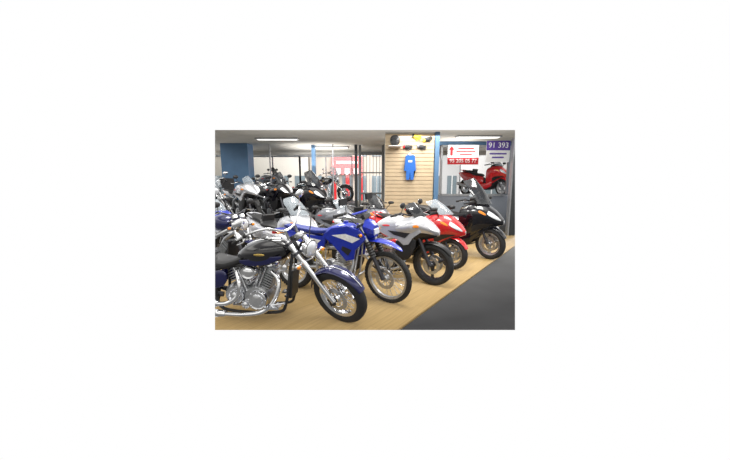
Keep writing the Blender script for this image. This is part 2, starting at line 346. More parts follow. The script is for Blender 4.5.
# ---------------------------------------------------------------- trail bike
def enduro(name,label,paint,seatm,st=-6):
    r=empty(name,label,'motorcycle'); r['wb']=.75
    M=steer((.42,0,1.0),(-.33,0,.655),R(st))
    wheel(r,'front_wheel',.75,.345,.036,.282,'wire',M,alu,knob=True)
    fork(r,(.42,0,1.04),(.75,0,.345),.095,M,alu,darkmetal,.024,.027,.55,gaiter=blackp)
    MB(M).loft([(.36,.75,.04,.010),(.46,.795,.07,.012),(.62,.825,.078,.013),(.80,.81,.068,.012),(.93,.76,.042,.008),(.98,.73,.014,.006)],p=2.2).build('front_fender',paint,r)
    G=grid([(.48,[(0,1.09),(.05,1.085),(.105,1.01),(.10,.93),(.045,.83),(0,.82)]),(.56,[(0,1.07),(.045,1.065),(.10,.995),(.095,.93),(.04,.85),(0,.84)]),(.61,[(0,1.02),(.035,1.015),(.08,.97),(.07,.92),(.03,.875),(0,.87)])],1,1)
    hc=MB(M).hull(G).build('headlight_cowl',paint,r,bevel=.006,sharp=20)
    MB(M).prism([(.60,.985),(.622,.97),(.628,.91),(.61,.895)],-.05,.05).build('headlight',lens,hc,bevel=.008)
    MB(M).box((.46,0,1.12),(.05,.13,.05),ry=-.5).build('instrument_panel',blackp,r,bevel=.012)
    bars(r,[(.39,0,1.11),(.39,.10,1.12),(.34,.22,1.19),(.28,.39,1.18)],M,darkmetal,.011,blackp,(-.01,.04,.15),sq=True,signal=(.50,.20,.92,blackp))
    MB(M).tube([(.36,-.16,1.16),(.36,.16,1.16)],.016).build('bar_pad',paint,r)
    for sd in(-1,1): MB(M).tube([(.30,sd*.33,1.19),(.44,sd*.26,1.12),(.50,sd*.10,.90),(.62,sd*.09,.62)],.005,n=6).build('cable',blackp,r)
    tk=MB().loft([(.36,.90,.04,.05),(.30,.90,.12,.11),(.14,.89,.15,.13),(-.04,.87,.12,.10),(-.14,.85,.08,.05)],p=2.3).lathe([(.001,0),(.035,0),(.035,.025),(.001,.028)],(.16,0,1.02),(0,0,1)).build('fuel_tank',paint,r)
    for sd in(-1,1):
        o=MB().prism([(.52,.86),(.44,.95),(.26,1.0),(.04,.96),(-.10,.85),(.04,.76),(.14,.66),(.25,.55),(.36,.58),(.38,.70),(.46,.78)],sd*.145,sd*.175).build('tank_shroud',paint,r,bevel=.008)
        MB().prism([(.45,.85),(.24,.90),(.04,.87),(.20,.83),(.34,.79)],sd*.176,sd*.179).build('decal',white,o)
        MB().prism([(.33,.70),(.20,.74),(.18,.69),(.28,.62)],sd*.176,sd*.179).build('decal',blackp,o)
        o=MB().prism([(-.08,.82),(-.55,.86),(-.80,.88),(-.60,.74),(-.30,.64),(-.12,.68)],sd*.09,sd*.12).build('side_panel',paint,r,bevel=.006)
        MB().prism([(-.16,.78),(-.48,.82),(-.40,.75),(-.24,.71)],sd*.121,sd*.124).build('decal',white,o)
    MB().loft([(.06,.95,.05,.02),(-.05,.91,.08,.030),(-.25,.885,.10,.035),(-.5,.905,.105,.035),(-.75,.93,.085,.03),(-.82,.93,.06,.02)],p=3).build('seat',seatm,r)
    MB().loft([(-.6,.87,.08,.02),(-.8,.88,.09,.02),(-1.0,.87,.075,.014),(-1.12,.84,.05,.01)],p=2.2).build('rear_fender',paint,r)
    tl=MB().box((-1.03,0,.83),(.05,.1,.06)).build('tail_light',redlens,r,bevel=.01)
    wheel(r,'rear_wheel',-.70,.325,.052,.235,'wire',None,alu,knob=True)
    swing(r,-.25,.38,-.70,.325,.10)
    MB().tube([(-.30,0,.45),(-.22,0,.78)],.04,n=12).build('shock_absorber',yellow,r)
    f=MB()
    for sd in(-1,1):
        f.tube([(.40,sd*.02,.90),(.36,sd*.07,.6),(.30,sd*.10,.30),(.15,sd*.11,.24),(-.18,sd*.11,.26),(-.24,sd*.11,.5),(-.20,sd*.09,.80),(-.75,sd*.08,.86)],.013)
        f.tube([(.40,sd*.02,.93),(.1,sd*.04,.85),(-.2,sd*.09,.80)],.014)
    f.tube([(.40,0,1.0),(.47,0,.86)],.035).build('frame',silver,r)
    e=MB().lathe([(.001,-.10),(.10,-.10),(.13,-.07),(.13,.07),(.10,.10),(.001,.10)],(.08,0,.38),n=24).lathe([(.001,-.09),(.08,-.09),(.10,-.06),(.10,.06),(.08,.09),(.001,.09)],(-.10,0,.40),n=20).build('engine',alu,r)
    fins(MB(),(.12,0,.46),(.12,0,1),.26,9,.085,.085).build('cylinder',alu,e)
    MB().box((.12,0,.76),(.15,.14,.05)).build('cylinder_head',alu,e,bevel=.01)
    MB().tube([(.03,-.02,.68),(-.06,-.03,.68),(-.13,-.02,.70)],.03,n=10).build('carburettor',alu,e)
    for sd in(-1,1): MB().lathe([(.10,0),(.10,.015),(.08,.03),(.001,.035)],(.06,sd*.09,.37),(0,sd,0)).build('engine_cover',alu,e)
    MB().box((.18,0,.215),(.34,.2,.02),ry=0).box((.37,0,.29),(.02,.2,.17),ry=.35).build('skid_plate',alu,r,bevel=.005)
    for sd in(-1,1): MB().box((.28,sd*.10,.66),(.04,.05,.20),ry=.1).build('radiator',darkmetal,r,bevel=.005)
    x=MB().tube([(.19,-.03,.62),(.30,-.07,.55),(.28,-.12,.38),(.1,-.15,.32),(-.12,-.15,.45),(-.3,-.14,.62)],.019,n=10).build('exhaust_pipe',alu,r)
    MB().tube([(-.28,-.15,.60),(-.36,-.16,.65),(-.80,-.17,.78),(-.86,-.17,.79)],[.022,.05,.052,.035],n=14,k=3).build('muffler',silver,x)
    pegs(r,-.08,.33,.2)
    MB().tube([(-.70,.06,.325),(-.12,.07,.40)],.012).build('chain',darkmetal,r)
    kick(r,-.05,.3)
    for sd in(-1,1): MB().tube([(-.82,sd*.06,.84),(-.84,sd*.14,.84)],.007).ell((-.84,sd*.16,.84),(.022,.03,.022)).build('turn_signal',amber,r)
    return r
# ---------------------------------------------------------------- faired road bike
NOSE=grid([(.22,[(0,.99),(.10,.98),(.19,.91),(.20,.82),(.13,.72),(0,.69)]),
      (.42,[(0,1.05),(.11,1.03),(.23,.93),(.215,.82),(.12,.69),(0,.67)]),
      (.56,[(0,1.07),(.11,1.05),(.22,.95),(.19,.83),(.10,.71),(0,.69)]),
      (.68,[(0,1.0),(.09,.98),(.18,.91),(.145,.82),(.07,.73),(0,.71)]),
      (.78,[(0,.91),(.055,.90),(.115,.855),(.09,.80),(.04,.75),(0,.74)]),
      (.85,[(0,.84),(.018,.835),(.035,.815),(.028,.79),(.014,.775),(0,.77)])],4,3)
def roadbike(name,label,paint,lower,st=-8,scr=smoke,seatm=leather,naked=False,frm=alu,topcase=False,sh=1.26):
    r=empty(name,label,'motorcycle'); r['wb']=.76
    M=steer((.46,0,.95),(-.29,0,.62),R(st))
    wheel(r,'front_wheel',.76,.325,.056,.235,'cast',M,darkmetal,disc=2,ns=3 if not naked else 5)
    fork(r,(.47,0,.98),(.76,0,.325),.10,M,darkmetal if not naked else chrome,darkmetal,.024,.031,.5)
    MB(M).fender(.76,.325,.330,.07,35,160,crown=.03,taper=.6).build('front_fender',lower,r)
    for sd in(-1,1): MB(M).box((.70,sd*.085,.29),(.06,.035,.10),ry=-.3).build('brake_caliper',alu,r,bevel=.008)
    bars(r,[(.40,0,1.06),(.39,.10,1.07),(.36,.22,1.11),(.28,.38,1.09)],M,darkmetal,.011,blackp,(.06,.05,.13),sq=False,signal=None if not naked else (.55,.2,.88,blackp))
    if naked:
        headlamp(r,(.60,0,.92),.095,M,chrome)
        for sd in(-1,1): MB(M).lathe([(.001,-.03),(.045,-.03),(.05,.02),(.001,.02)],(.50,sd*.06,1.03),(-.5,0,.86)).build('gauge',chrome,r)
    else:
        fa=MB().hull(NOSE).build('front_fairing',paint,r,sharp=50)
        for sd in(-1,1):
            MB().patch(NOSE,12,18.6,3.4,6.2,sd,off=.007,slant=.5,taper=.25).build('headlight',lens,fa,sharp=50)
            MB().patch(NOSE,6.5,9,6.3,7.3,sd,off=.009).build('turn_signal',amber,fa,sharp=50)
            MB().patch(NOSE,6,18,9.0,13.5,sd,off=.005,taper=.2).build('lower_trim',lower,fa,sharp=50)
            MB().prism([(.62,.83),(.54,.92),(.30,.93),(.02,.87),(-.06,.81),(.10,.74),(.26,.70),(.36,.62),(.44,.64),(.50,.74)],sd*.170,sd*.205).build('side_fairing',paint,r,bevel=.010)
            MB().loft([(.54,.66,.012,.05),(.46,.58,.018,.14),(.34,.54,.018,.16),(.22,.58,.014,.10)],p=2.6,y=sd*.17).build('lower_fairing',lower,r)
            MB().prism([(.46,.81),(.10,.83),(.20,.77),(.38,.73)],sd*.206,sd*.210).build('air_vent',blackp,r)
        MB().screen(.62,1.04,.44,sh,.15,.13,.12).build('windscreen',scr,r)
        MB(M).box((.52,0,1.06),(.05,.2,.09),ry=-.5).build('instrument_panel',blackp,r,bevel=.012)
    tk=MB().loft([(.34,.90,.08,.05),(.26,.91,.16,.12),(.08,.90,.18,.145),(-.10,.86,.13,.10),(-.20,.83,.08,.05)],p=2.4).build('fuel_tank',paint,r)
    MB().lathe([(.001,0),(.04,0),(.04,.012),(.001,.014)],(.12,0,1.04),(0,0,1)).build('fuel_cap',chrome,tk)
    for sd in(-1,1): MB().ell((.06,sd*.178,.90),(.07,.008,.014)).build('badge',red,tk)
    MB().loft([(-.12,.86,.08,.03),(-.22,.83,.12,.05),(-.40,.83,.15,.05),(-.50,.88,.13,.05),(-.75,.91,.12,.045),(-.84,.91,.08,.02)],p=3).build('seat',seatm,r)
    MB().loft([(-.25,.76,.10,.05),(-.45,.79,.135,.07),(-.7,.84,.13,.07),(-.92,.88,.09,.05),(-1.02,.90,.04,.02)],p=2.6).build('tail_fairing',paint,r)
    MB().ell((-1.0,0,.88),(.04,.07,.03)).build('tail_light',redlens,r)
    MB().fender(-.74,.32,.34,.08,95,172,crown=.03,taper=.8).build('rear_fender',blackp,r)
    wheel(r,'rear_wheel',-.74,.32,.075,.22,'cast',None,darkmetal,ns=3)
    swing(r,-.22,.38,-.74,.32,.12,frm)
    f=MB()
    for sd in(-1,1):
        f.tube([(.42,sd*.04,.86),(.2,sd*.15,.74),(-.1,sd*.16,.60),(-.22,sd*.13,.40)],.032,n=8)
        f.tube([(-.15,sd*.13,.68),(-.8,sd*.11,.80)],.014,n=6)
    f.build('frame',frm,r)
    e=MB().lathe([(.001,-.15),(.10,-.15),(.13,-.11),(.13,.11),(.10,.15),(.001,.15)],(.10,0,.34),n=24).box((-.05,0,.36),(.26,.22,.2)).build('engine',darkmetal,r)
    fins(MB(),(.16,0,.42),(.55,0,.8),.22,8,.08,.13).build('cylinder',alu,e)
    for sd in(-1,1): MB().lathe([(.10,0),(.10,.015),(.08,.03),(.001,.035)],(.08,sd*.14,.33),(0,sd,0)).build('engine_cover',alu,e)
    MB().box((.36,0,.52),(.03,.26,.24),ry=.15).build('radiator',blackp,r,bevel=.008)
    MB().loft([(.38,.24,.05,.03),(.2,.2,.12,.05),(-.15,.2,.12,.05),(-.25,.22,.06,.03)],p=3).build('belly_pan',lower,r)
    x=MB().tube([(.30,-.06,.50),(.34,-.1,.34),(.2,-.14,.22),(-.1,-.15,.22),(-.3,-.16,.36)],.022,n=10).build('exhaust_pipe',alu,r)
    MB().tube([(-.28,-.16,.34),(-.38,-.18,.44),(-.85,-.20,.66),(-.90,-.20,.68)],[.025,.055,.058,.04],n=14,k=3).build('muffler',alu,x)
    pegs(r,-.15,.38,.22); kick(r,-.02,.26)
    if topcase:
        MB().box((-.98,0,1.08),(.36,.40,.28)).build('top_case',blackp,r,bevel=.05)
    return r
# ---------------------------------------------------------------- scooter
SNOSE=grid([(.28,[(0,.96),(.14,.95),(.26,.86),(.28,.68),(.24,.42),(0,.36)]),
      (.48,[(0,1.03),(.15,1.01),(.30,.90),(.31,.70),(.22,.44),(0,.38)]),
      (.64,[(0,1.01),(.13,.99),(.26,.88),(.245,.71),(.15,.53),(0,.47)]),
      (.79,[(0,.93),(.10,.91),(.20,.82),(.17,.69),(.09,.60),(0,.57)]),
      (.91,[(0,.83),(.06,.82),(.115,.755),(.09,.68),(.045,.63),(0,.615)]),
      (1.0,[(0,.73),(.018,.725),(.03,.70),(.024,.67),(.012,.655),(0,.65)])],4,3)
def scooter(name,label,paint,lower=blackp,st=-8,scr=smoke,sh=1.32,seatm=leather):
    r=empty(name,label,'scooter'); r['wb']=.78
    M=steer((.55,0,.85),(-.23,0,.56),R(st))
    wheel(r,'front_wheel',.78,.285,.056,.195,'cast',M,alu,disc=2,ns=3)
    fork(r,(.62,0,.66),(.78,0,.285),.09,M,darkmetal,darkmetal,.02,.024,.5)
    MB(M).fender(.78,.285,.292,.075,25,165,crown=.035,taper=.6).build('front_fender',paint,r)
    fa=MB().hull(SNOSE).build('front_fairing',paint,r,sharp=50)
    for sd in(-1,1):
        MB().patch(SNOSE,11.5,18,4.4,6.7,sd,off=.008,slant=.8,taper=.2).build('headlight',lens,fa,sharp=50)
        MB().patch(SNOSE,8,11,5.8,6.6,sd,off=.008,slant=.3).build('turn_signal',amber,fa,sharp=50)
        MB().patch(SNOSE,5,14,9.6,11.6,sd,off=.005,slant=-.5,taper=.5).build('air_intake',blackp,fa,sharp=50)
        MB().loft([(.50,.42,.01,.08),(.3,.34,.03,.10),(0,.30,.03,.10),(-.3,.34,.03,.12),(-.45,.40,.01,.05)],y=sd*.235).build('floor_side_panel',paint,r)
    MB().ell((.995,0,.70),(.012,.03,.02)).build('nose_badge',chrome,fa)
    MB().loft([(.86,.60,.05,.03),(.76,.60,.10,.06),(.6,.52,.15,.12),(.45,.40,.19,.16)],p=2.6).build('lower_cowl',lower,r)
    MB().screen(.76,1.0,.42,sh,.21,.18,.17).build('windscreen',scr,r)
    MB().loft([(.30,.85,.12,.05),(.42,.99,.20,.06),(.56,1.03,.18,.04),(.64,1.01,.12,.03)],p=3).build('dashboard',blackp,r)
    bars(r,[(.42,0,1.04),(.41,.10,1.05),(.38,.22,1.08),(.30,.36,1.06)],M,darkmetal,.012,None,None)
    for sd in(-1,1):
        o=MB().tube([(.58,sd*.22,.96),(.60,sd*.30,1.04),(.58,sd*.34,1.08)],.009).loft([(.62,1.10,.03,.015),(.60,1.10,.07,.032),(.56,1.10,.075,.036),(.55,1.10,.07,.033)],y=sd*.37,p=3).build('mirror',blackp,r)
        MB().ell((.549,sd*.37,1.10),(.005,.06,.027)).build('mirror_glass',mirror_m,o)
    MB().loft([(.46,.34,.15,.10),(.3,.28,.22,.075),(0,.26,.22,.07),(-.3,.30,.20,.09)],p=4).build('floorboard',blackp,r)
    MB().loft([(.42,.55,.07,.16),(.25,.46,.08,.12),(.0,.50,.09,.14),(-.15,.54,.10,.14)],p=3).build('centre_tunnel',lower,r)
    MB().loft([(.06,.48,.12,.12),(-.12,.52,.20,.19),(-.4,.57,.25,.22),(-.7,.66,.23,.19),(-.95,.75,.16,.12),(-1.15,.82,.04,.04)],p=2.7,n=22).build('rear_body',paint,r)
    MB().loft([(-.02,.70,.08,.03),(-.15,.73,.17,.05),(-.36,.75,.19,.05),(-.42,.81,.18,.055),(-.6,.86,.17,.05),(-.85,.89,.14,.04),(-.93,.89,.07,.02)],p=3).build('seat',seatm,r)
    MB().box((-.40,0,.88),(.06,.26,.13),ry=.3).build('backrest',leather,r,bevel=.025)
    MB().tube([(-.7,-.15,.87),(-.95,-.13,.93),(-1.06,0,.94),(-.95,.13,.93),(-.7,.15,.87)],.013).build('grab_rail',paint,r)
    MB().ell((-1.08,0,.80),(.05,.10,.04)).build('tail_light',redlens,r)
    wheel(r,'rear_wheel',-.78,.28,.068,.18,'cast',None,alu,ns=3)
    MB().fender(-.78,.28,.30,.08,85,190,crown=.03).build('rear_fender',blackp,r)
    MB().loft([(-.2,.30,.10,.09),(-.5,.30,.13,.10),(-.85,.29,.09,.07)],p=3,y=.09).build('engine',darkmetal,r)
    MB().tube([(-.25,-.12,.22),(-.40,-.19,.26),(-.52,-.20,.30),(-1.0,-.21,.42),(-1.06,-.21,.43)],[.02,.03,.055,.058,.04],n=14,k=3).build('muffler',alu,r)
    MB().tube([(-.1,-.14,.22),(-.16,-.18,.014)],.012).tube([(-.1,.14,.22),(-.16,.18,.014)],.012).tube([(-.1,-.14,.22),(-.1,.14,.22)],.012).build('centre_stand',darkmetal,r)
    return r
def place(o,x,y,h,z=0):
    a=o['wb']*o.scale.x; del o['wb']
    o.location=(x-a*math.cos(R(h)),y-a*math.sin(R(h)),z); o.rotation_euler=(0,0,R(h)); return o
def placep(o,px,py,h,z=0):
    p=at(px,py,z); return place(o,p.x,p.y,h,z)
# ---------------------------------------------------------------- setting
def node_mat(name): 
    m=bpy.data.materials.new(name); m.use_nodes=True; return m,m.node_tree,m.node_tree.nodes['Principled BSDF']
wood,nt,b=node_mat('wood_planks')
tc=nt.nodes.new('ShaderNodeTexCoord'); mp=nt.nodes.new('ShaderNodeMapping'); mp.inputs['Rotation'].default_value=(0,0,-R(52))
br=nt.nodes.new('ShaderNodeTexBrick'); br.inputs['Scale'].default_value=1; br.inputs['Brick Width'].default_value=1.6; br.inputs['Row Height'].default_value=.12
br.inputs['Mortar Size'].default_value=.0015; br.inputs['Color1'].default_value=(.64,.44,.19,1); br.inputs['Color2'].default_value=(.70,.49,.22,1); br.inputs['Mortar'].default_value=(.50,.33,.15,1)
no=nt.nodes.new('ShaderNodeTexNoise'); no.inputs['Scale'].default_value=6; no.inputs['Detail'].default_value=8
mp2=nt.nodes.new('ShaderNodeMapping'); mp2.inputs['Scale'].default_value=(.4,6,1)
mx=nt.nodes.new('ShaderNodeMix'); mx.data_type='RGBA'; mx.blend_type='MULTIPLY'; mx.inputs['Factor'].default_value=.28
nt.links.new(tc.outputs['Object'],mp.inputs['Vector']); nt.links.new(mp.outputs['Vector'],br.inputs['Vector']); nt.links.new(mp.outputs['Vector'],mp2.inputs['Vector']); nt.links.new(mp2.outputs['Vector'],no.inputs['Vector'])
cr=nt.nodes.new('ShaderNodeValToRGB'); cr.color_ramp.elements[0].color=(.5,.42,.34,1); cr.color_ramp.elements[0].position=.3; cr.color_ramp.elements[1].position=.65
nt.links.new(no.outputs['Fac'],cr.inputs['Fac']); nt.links.new(br.outputs['Color'],mx.inputs['A']); nt.links.new(cr.outputs['Color'],mx.inputs['B']); nt.links.new(mx.outputs['Result'],b.inputs['Base Color']); b.inputs['Roughness'].default_value=.30
darkfloor=mat('dark_floor',(.060,.061,.068),.10,coat=1,var=.15,scale=1.5)
steel_blue=mat('blue_painted_column',(.085,.18,.32),.5,var=.06,scale=5)
ceil_m=mat('ceiling_paint',(.78,.75,.69),.8,var=.03,scale=3)
wall_m=mat('wall_paint',(.65,.63,.59),.8,var=.05,scale=3)
slat_m=mat('slatwall_wood',(.55,.43,.28),.5,var=.08,scale=4)
dark_frame=mat('dark_frame',(.05,.055,.06),.4,.4)
gate_m=mat('grey_gate',(.16,.17,.18),.5,.2)
alum_frame=mat('aluminium_frame',(.40,.41,.43),.4,.6)
step_m=mat('grey_step',(.10,.105,.12),.5)
asphalt=mat('asphalt',(.35,.35,.35),.9,var=.2,scale=4)
panelm=mat('light_panel',(1,1,.95),.5,emit=1.2,var=.01)
DZ=-.04
struct('floor',MB().box((2,8,DZ-.05),(20,18,.1)),darkfloor)
struct('floor_platform',MB().prism([(-9,1),(-1.17,1),(7.9,12.6),(-9,12.6)],DZ,0,'XY'),wood)
struct('ceiling',MB().box((0,9.7,3.0),(16,6.6,.2)),ceil_m)
WY=8.0
a=at(385,160,Y=WY); b_=at(434,160,Y=WY)
x0,x1=a.x,b_.x
struct('wall_back',MB().box(((x0+x1)/2,WY+.10,1.45),(x1-x0,.12,2.9)),wall_m)
mb=MB()
n=24
for i in range(n): mb.box(((x0+x1)/2,WY+.012,.45+i*.10+.05),(x1-x0-.01,.024,.088))
mb.box(((x0+x1)/2,WY+.03,1.65),(x1-x0-.01,.012,2.42))
tag(mb.build('slat_wall',slat_m),'tan slatted display wall holding riding gear behind the silver motorcycle','display wall')
def col(nm,px,w,Y,m=steel_blue,d=.4,z0=0,z1=2.9):
    c=at(px,160,Y=Y); return struct(nm,MB().box((c.x,Y+d/2,(z0+z1)/2),(w,d,z1-z0)),m)
col('column_left',234.5,.90,10.0,d=.5)
col('column_centre',437,.11,7.95,d=.15)
col('column_middle',313,.10,10.4,d=.3)
c=at(511,235,0); 
struct('column_right',MB().box((c.x-.02,c.y,1.45),(.16,.2,2.9)),dark_frame)
struct('column_right_trim',MB().box((c.x-.13,c.y,1.45),(.04,.16,2.9)),alum_frame)
struct('column_corner',MB().box((c.x+.22,c.y+.3,1.45),(.30,.3,2.9)),steel_blue)
struct('trim_1',MB().box((3.6,9.7,2.84),(4.4,.2,.12)),steel_blue)
k=1
for px,ww,mm_ in ((270,.035,alum_frame),(333,.04,alum_frame),(356,.10,dark_frame),(384,.04,dark_frame)):
    cc=at(px,160,Y=10.35); struct('trim_%d'%(k+1),MB().box((cc.x,10.35,1.45),(ww,.06,2.9)),mm_); k+=1
FY=12.4
struct('wall_north',MB().box((0,FY,.45),(15,.2,.9)).box((0,FY,2.84),(15,.2,.16)),wall_m)
wi=1
def window(px0,px1,Y,z0,z1,m,bars_=1):
    global wi
    a=at(px0,170,Y=Y).x; b=at(px1,170,Y=Y).x; w=.06; mb=MB()
    mb.box((a,Y,(z0+z1)/2),(w,.08,z1-z0)).box((b,Y,(z0+z1)/2),(w,.08,z1-z0)).box(((a+b)/2,Y,z0),(b-a,.08,w)).box(((a+b)/2,Y,z1),(b-a,.08,w))
    for i in range(1,bars_): mb.box((a+(b-a)*i/bars_,Y,(z0+z1)/2),(w*.7,.06,z1-z0))
    struct('window_%d'%wi,mb,m); wi+=1
window(246,300,FY-.1,.9,2.7,alum_frame,2)
window(300,352,FY-.1,.9,2.7,alum_frame,2)
window(441,508,9.62,1.22,2.75,alum_frame,1)
DY=10.2
a=at(360,170,Y=DY).x; b=at(383,170,Y=DY).x
dr=MB().box((a,DY,1.43),(.09,.08,2.86)).box((b,DY,1.43),(.09,.08,2.86)).box(((a+b)/2,DY,2.6),(b-a,.06,.09)).box(((a+b)/2,DY,.3),(b-a,.06,.5)).box(((a+b)/2,DY,1.25),(b-a,.05,.06)).box(((a+b)/2,DY,1.95),(b-a,.05,.04))
for i in range(1,7): dr.box((a+(b-a)*i/7,DY,1.5),(.016,.03,2.3))
struct('door_1',dr,gate_m)
struct('door_handle',MB().tube([(a+.12,DY-.06,1.0),(a+.12,DY-.1,1.05),(a+.12,DY-.1,1.3),(a+.12,DY-.06,1.35)],.012),chrome)
PZ=at(502,196,Y=9.95).z
struct('wall_east',MB().box((4.3,10.4,PZ/2),(4.4,1.6,PZ)),mat('plinth_grey',(.20,.22,.26),.5))
SH=.50
tag(MB().box((-2.95,8.53,SH/2),(4.2,2.84,SH)).build('display_step',step_m,bevel=.015),'raised dark grey display step carrying the back row of motorcycles','platform')
tag(MB().box((-2.8,11.5,.44),(5.0,1.5,.88)).build('display_step',step_m,bevel=.015),'taller dark step by the rear windows carrying the farthest motorcycles','platform')
for i,(x,y,lb) in enumerate([(-2.6,9.0,'bright flat ceiling light nearest the left column'),(-1.2,10.9,'bright flat ceiling light deepest in the room on the left'),(3.2,8.6,'bright flat ceiling light above the shop window')]):
    o=empty('ceiling_light',lb,'ceiling light',(x,y,2.9))
    MB().box((0,0,-.02),(1.25,.25,.04)).build('frame',alum_frame,o); MB().box((0,0,-.045),(1.15,.18,.012)).build('diffuser',panelm,o)
# ---------------------------------------------------------------- street outside
struct('ground_street',MB().box((0,22,-.12),(40,19,.06)),asphalt)
pane=mat('pane',(.22,.26,.30),.15); shopglass=mat('shop_glass',(.20,.25,.28),.15)
def building(x0,x1,h,m,label,Y=19,aw=None,nw=4,awx=None):
    o=empty('building',label,'building',((x0+x1)/2,Y,0)); w=x1-x0
    MB().box((0,.5,h/2-.1),(w,1,h)).build('wall',m,o)
    for i in range(nw):
        xx=-w/2+w*(i+.5)/nw
        for zz in (1.1,4.2,6.6):
            if zz>h-1: continue
            q=MB().box((xx,-.02,zz),(w/nw*.62,.06,1.7 if zz>2 else 2.1)).build('window',pane if zz>2 else shopglass,o)
            MB().box((xx,-.06,zz),(.06,.04,1.7 if zz>2 else 2.1)).build('window_bar',white,q)
    if aw:
        a,b=awx; 
        f=MB().box(((a+b)/2,-.2,2.95),(b-a,.4,.75)).build('shop_fascia',aw,o)
        MB().box(((a+b)/2,-.41,2.95),((b-a)*.7,.02,.16)).build('white_stripe',white,f)
        for xx in (a+.12,(a+b)/2,b-.12): MB().box((xx,-.1,1.3),(.24,.2,2.6)).build('red_pillar',aw,o)
        n=7
        for i in range(n): MB().prism([(a+(b-a)*i/n,2.58),(a+(b-a)*(i+1)/n,2.58),(a+(b-a)*(i+1)/n,2.25),(a+(b-a)*(i+.5)/n,2.18),(a+(b-a)*i/n,2.25)],-.62,-.58).build('awning_flap',aw if i%2==0 else white,o)
    return o
building(-11,-3.6,8,mat('cream_wall',(.60,.57,.52),.8),'cream town building across the street seen left of centre',nw=7)
building(-3.5,1.2,8,mat('stone_wall',(.52,.46,.40),.8),'stone building with a small red shopfront across the street',aw=red,nw=5,awx=(-.9,1.0))
building(1.3,6.0,8,mat('grey_wall',(.60,.60,.61),.8),'grey building across the street seen through the glass door',nw=5)
building(6.1,14,8,mat('white_wall',(.80,.80,.81),.8),'white building across the street behind the red scooter',nw=6)
# ---------------------------------------------------------------- signs
def text(s,size,loc,m,parent,ext=.004):
    cu=bpy.data.curves.new('lettering','FONT'); cu.body=s; cu.size=size; cu.align_x='CENTER'; cu.align_y='CENTER'; cu.extrude=ext
    t=bpy.data.objects.new('tmp',cu); COL.objects.link(t); bpy.context.view_layer.update()
    me=bpy.data.meshes.new_from_object(t.evaluated_get(bpy.context.evaluated_depsgraph_get())); bpy.data.objects.remove(t)
    me.materials.clear(); me.materials.append(m)
    o=bpy.data.objects.new('lettering',me); COL.objects.link(o); o.location=loc; o.rotation_euler=(PI/2,0,0); o.parent=parent; return o
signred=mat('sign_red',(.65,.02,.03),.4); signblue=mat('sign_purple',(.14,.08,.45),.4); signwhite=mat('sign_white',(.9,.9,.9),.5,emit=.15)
SY=9.5
a=at(448,145,Y=SY); b=at(478,165,Y=SY); 
s1=empty('shop_sign','white hanging sign with red arrow mark and phone number','sign',((a.x+b.x)/2,SY,(a.z+b.z)/2))
w=b.x-a.x; h=a.z-b.z
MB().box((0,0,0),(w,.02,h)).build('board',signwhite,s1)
MB().box((0,-.012,-h*.30),(w,.01,h*.34)).build('red_band',signred,s1)
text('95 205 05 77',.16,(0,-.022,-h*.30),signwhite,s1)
MB().prism([(-w*.42,-.02),(-w*.34,-.02),(-w*.34,.16),(-w*.29,.16),(-w*.38,h*.44),(-w*.47,.16),(-w*.42,.16)],-.020,-.012).build('arrow',signred,s1)
for zz,ww in ((h*.32,.5),(h*.16,.62),(h*.02,.4)): MB().box((w*.08,-.015,zz),(w*ww,.008,.035)).build('red_stripe',signred,s1)
a=at(487,139,Y=SY); b=at(509,162,Y=SY)
s2=empty('shop_sign','purple and white window sign reading 91 393','sign',((a.x+b.x)/2,SY,(a.z+b.z)/2)); w=b.x-a.x; h=a.z-b.z
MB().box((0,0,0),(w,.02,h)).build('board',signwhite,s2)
MB().box((0,-.012,h*.22),(w,.01,h*.42)).build('purple_band',signblue,s2)
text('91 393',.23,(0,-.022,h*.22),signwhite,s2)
for zz,ww in ((-.14,.72),(-.30,.5)): MB().box((0,-.015,h*zz),(w*ww,.008,.045)).build('purple_stripe',signblue,s2)
# ---------------------------------------------------------------- riding gear on the slat wall
def helmet(px,py,shell,vis,label,sc=1):
    c=at(px,py,Y=WY-.19); o=empty('helmet',label,'helmet',c,R(-90+random.uniform(-25,25)))
    MB().loft([(-.13,.0,.05,.06),(-.10,.01,.10,.11),(-.02,.015,.125,.135),(.06,.005,.12,.13),(.11,-.02,.09,.10),(.14,-.04,.06,.06)]).build('shell',shell,o)
    MB().loft([(.07,.02,.113,.045),(.11,.015,.095,.045),(.137,.01,.06,.035)]).build('visor',vis,o)
    t=MB().box((c.x,WY-.17,c.z-.135),(.34,.34,.02)).build('shelf',white); tag(t,'small white shelf carrying the black helmet on the slat wall','shelf')
helmet(395,141,blackp,smoke,'black helmet on a small shelf top left of the slat wall')
def glove(px,py,m,m2,label,rz):
    c=at(px,py,Y=WY-.03); o=empty('glove',label,'glove',c,0,'gloves on the slat wall'); o.rotation_euler=(0,rz,0)
    g=MB().loft([(-.09,0,.028,.045),(0,0,.03,.055),(.03,0,.026,.05)],p=3)
    for i,l in enumerate((.07,.085,.09,.075)): g.tube([(.02,0,-.036+.024*i),(.03+l,-.01,-.042+.028*i)],.0125,n=8)
    g.tube([(-.02,0,-.045),(.03,-.01,-.085)],.014,n=8); g.build('hand',m,o)
    MB().loft([(-.13,0,.032,.052),(-.085,0,.03,.048)],p=3).build('cuff',m2,o)
glove(417,137,yellow,blackp,'yellow and black glove high on the right of the slat wall',.3)
glove(428,139,blackp,yellow,'black glove with yellow cuff beside the blue column',-.3)
glove(422,147,blackp,grey,'black glove with grey cuff below the yellow one',.2)
glove(408,147,blackp,red,'black glove with red cuff just above the blue jersey',.1)
c=at(410,166,Y=WY-.06); j=empty('jersey','bright blue riding jersey hanging on the slat wall','jersey',c)
jm=mat('blue_jersey',(.02,.13,.50),.8)
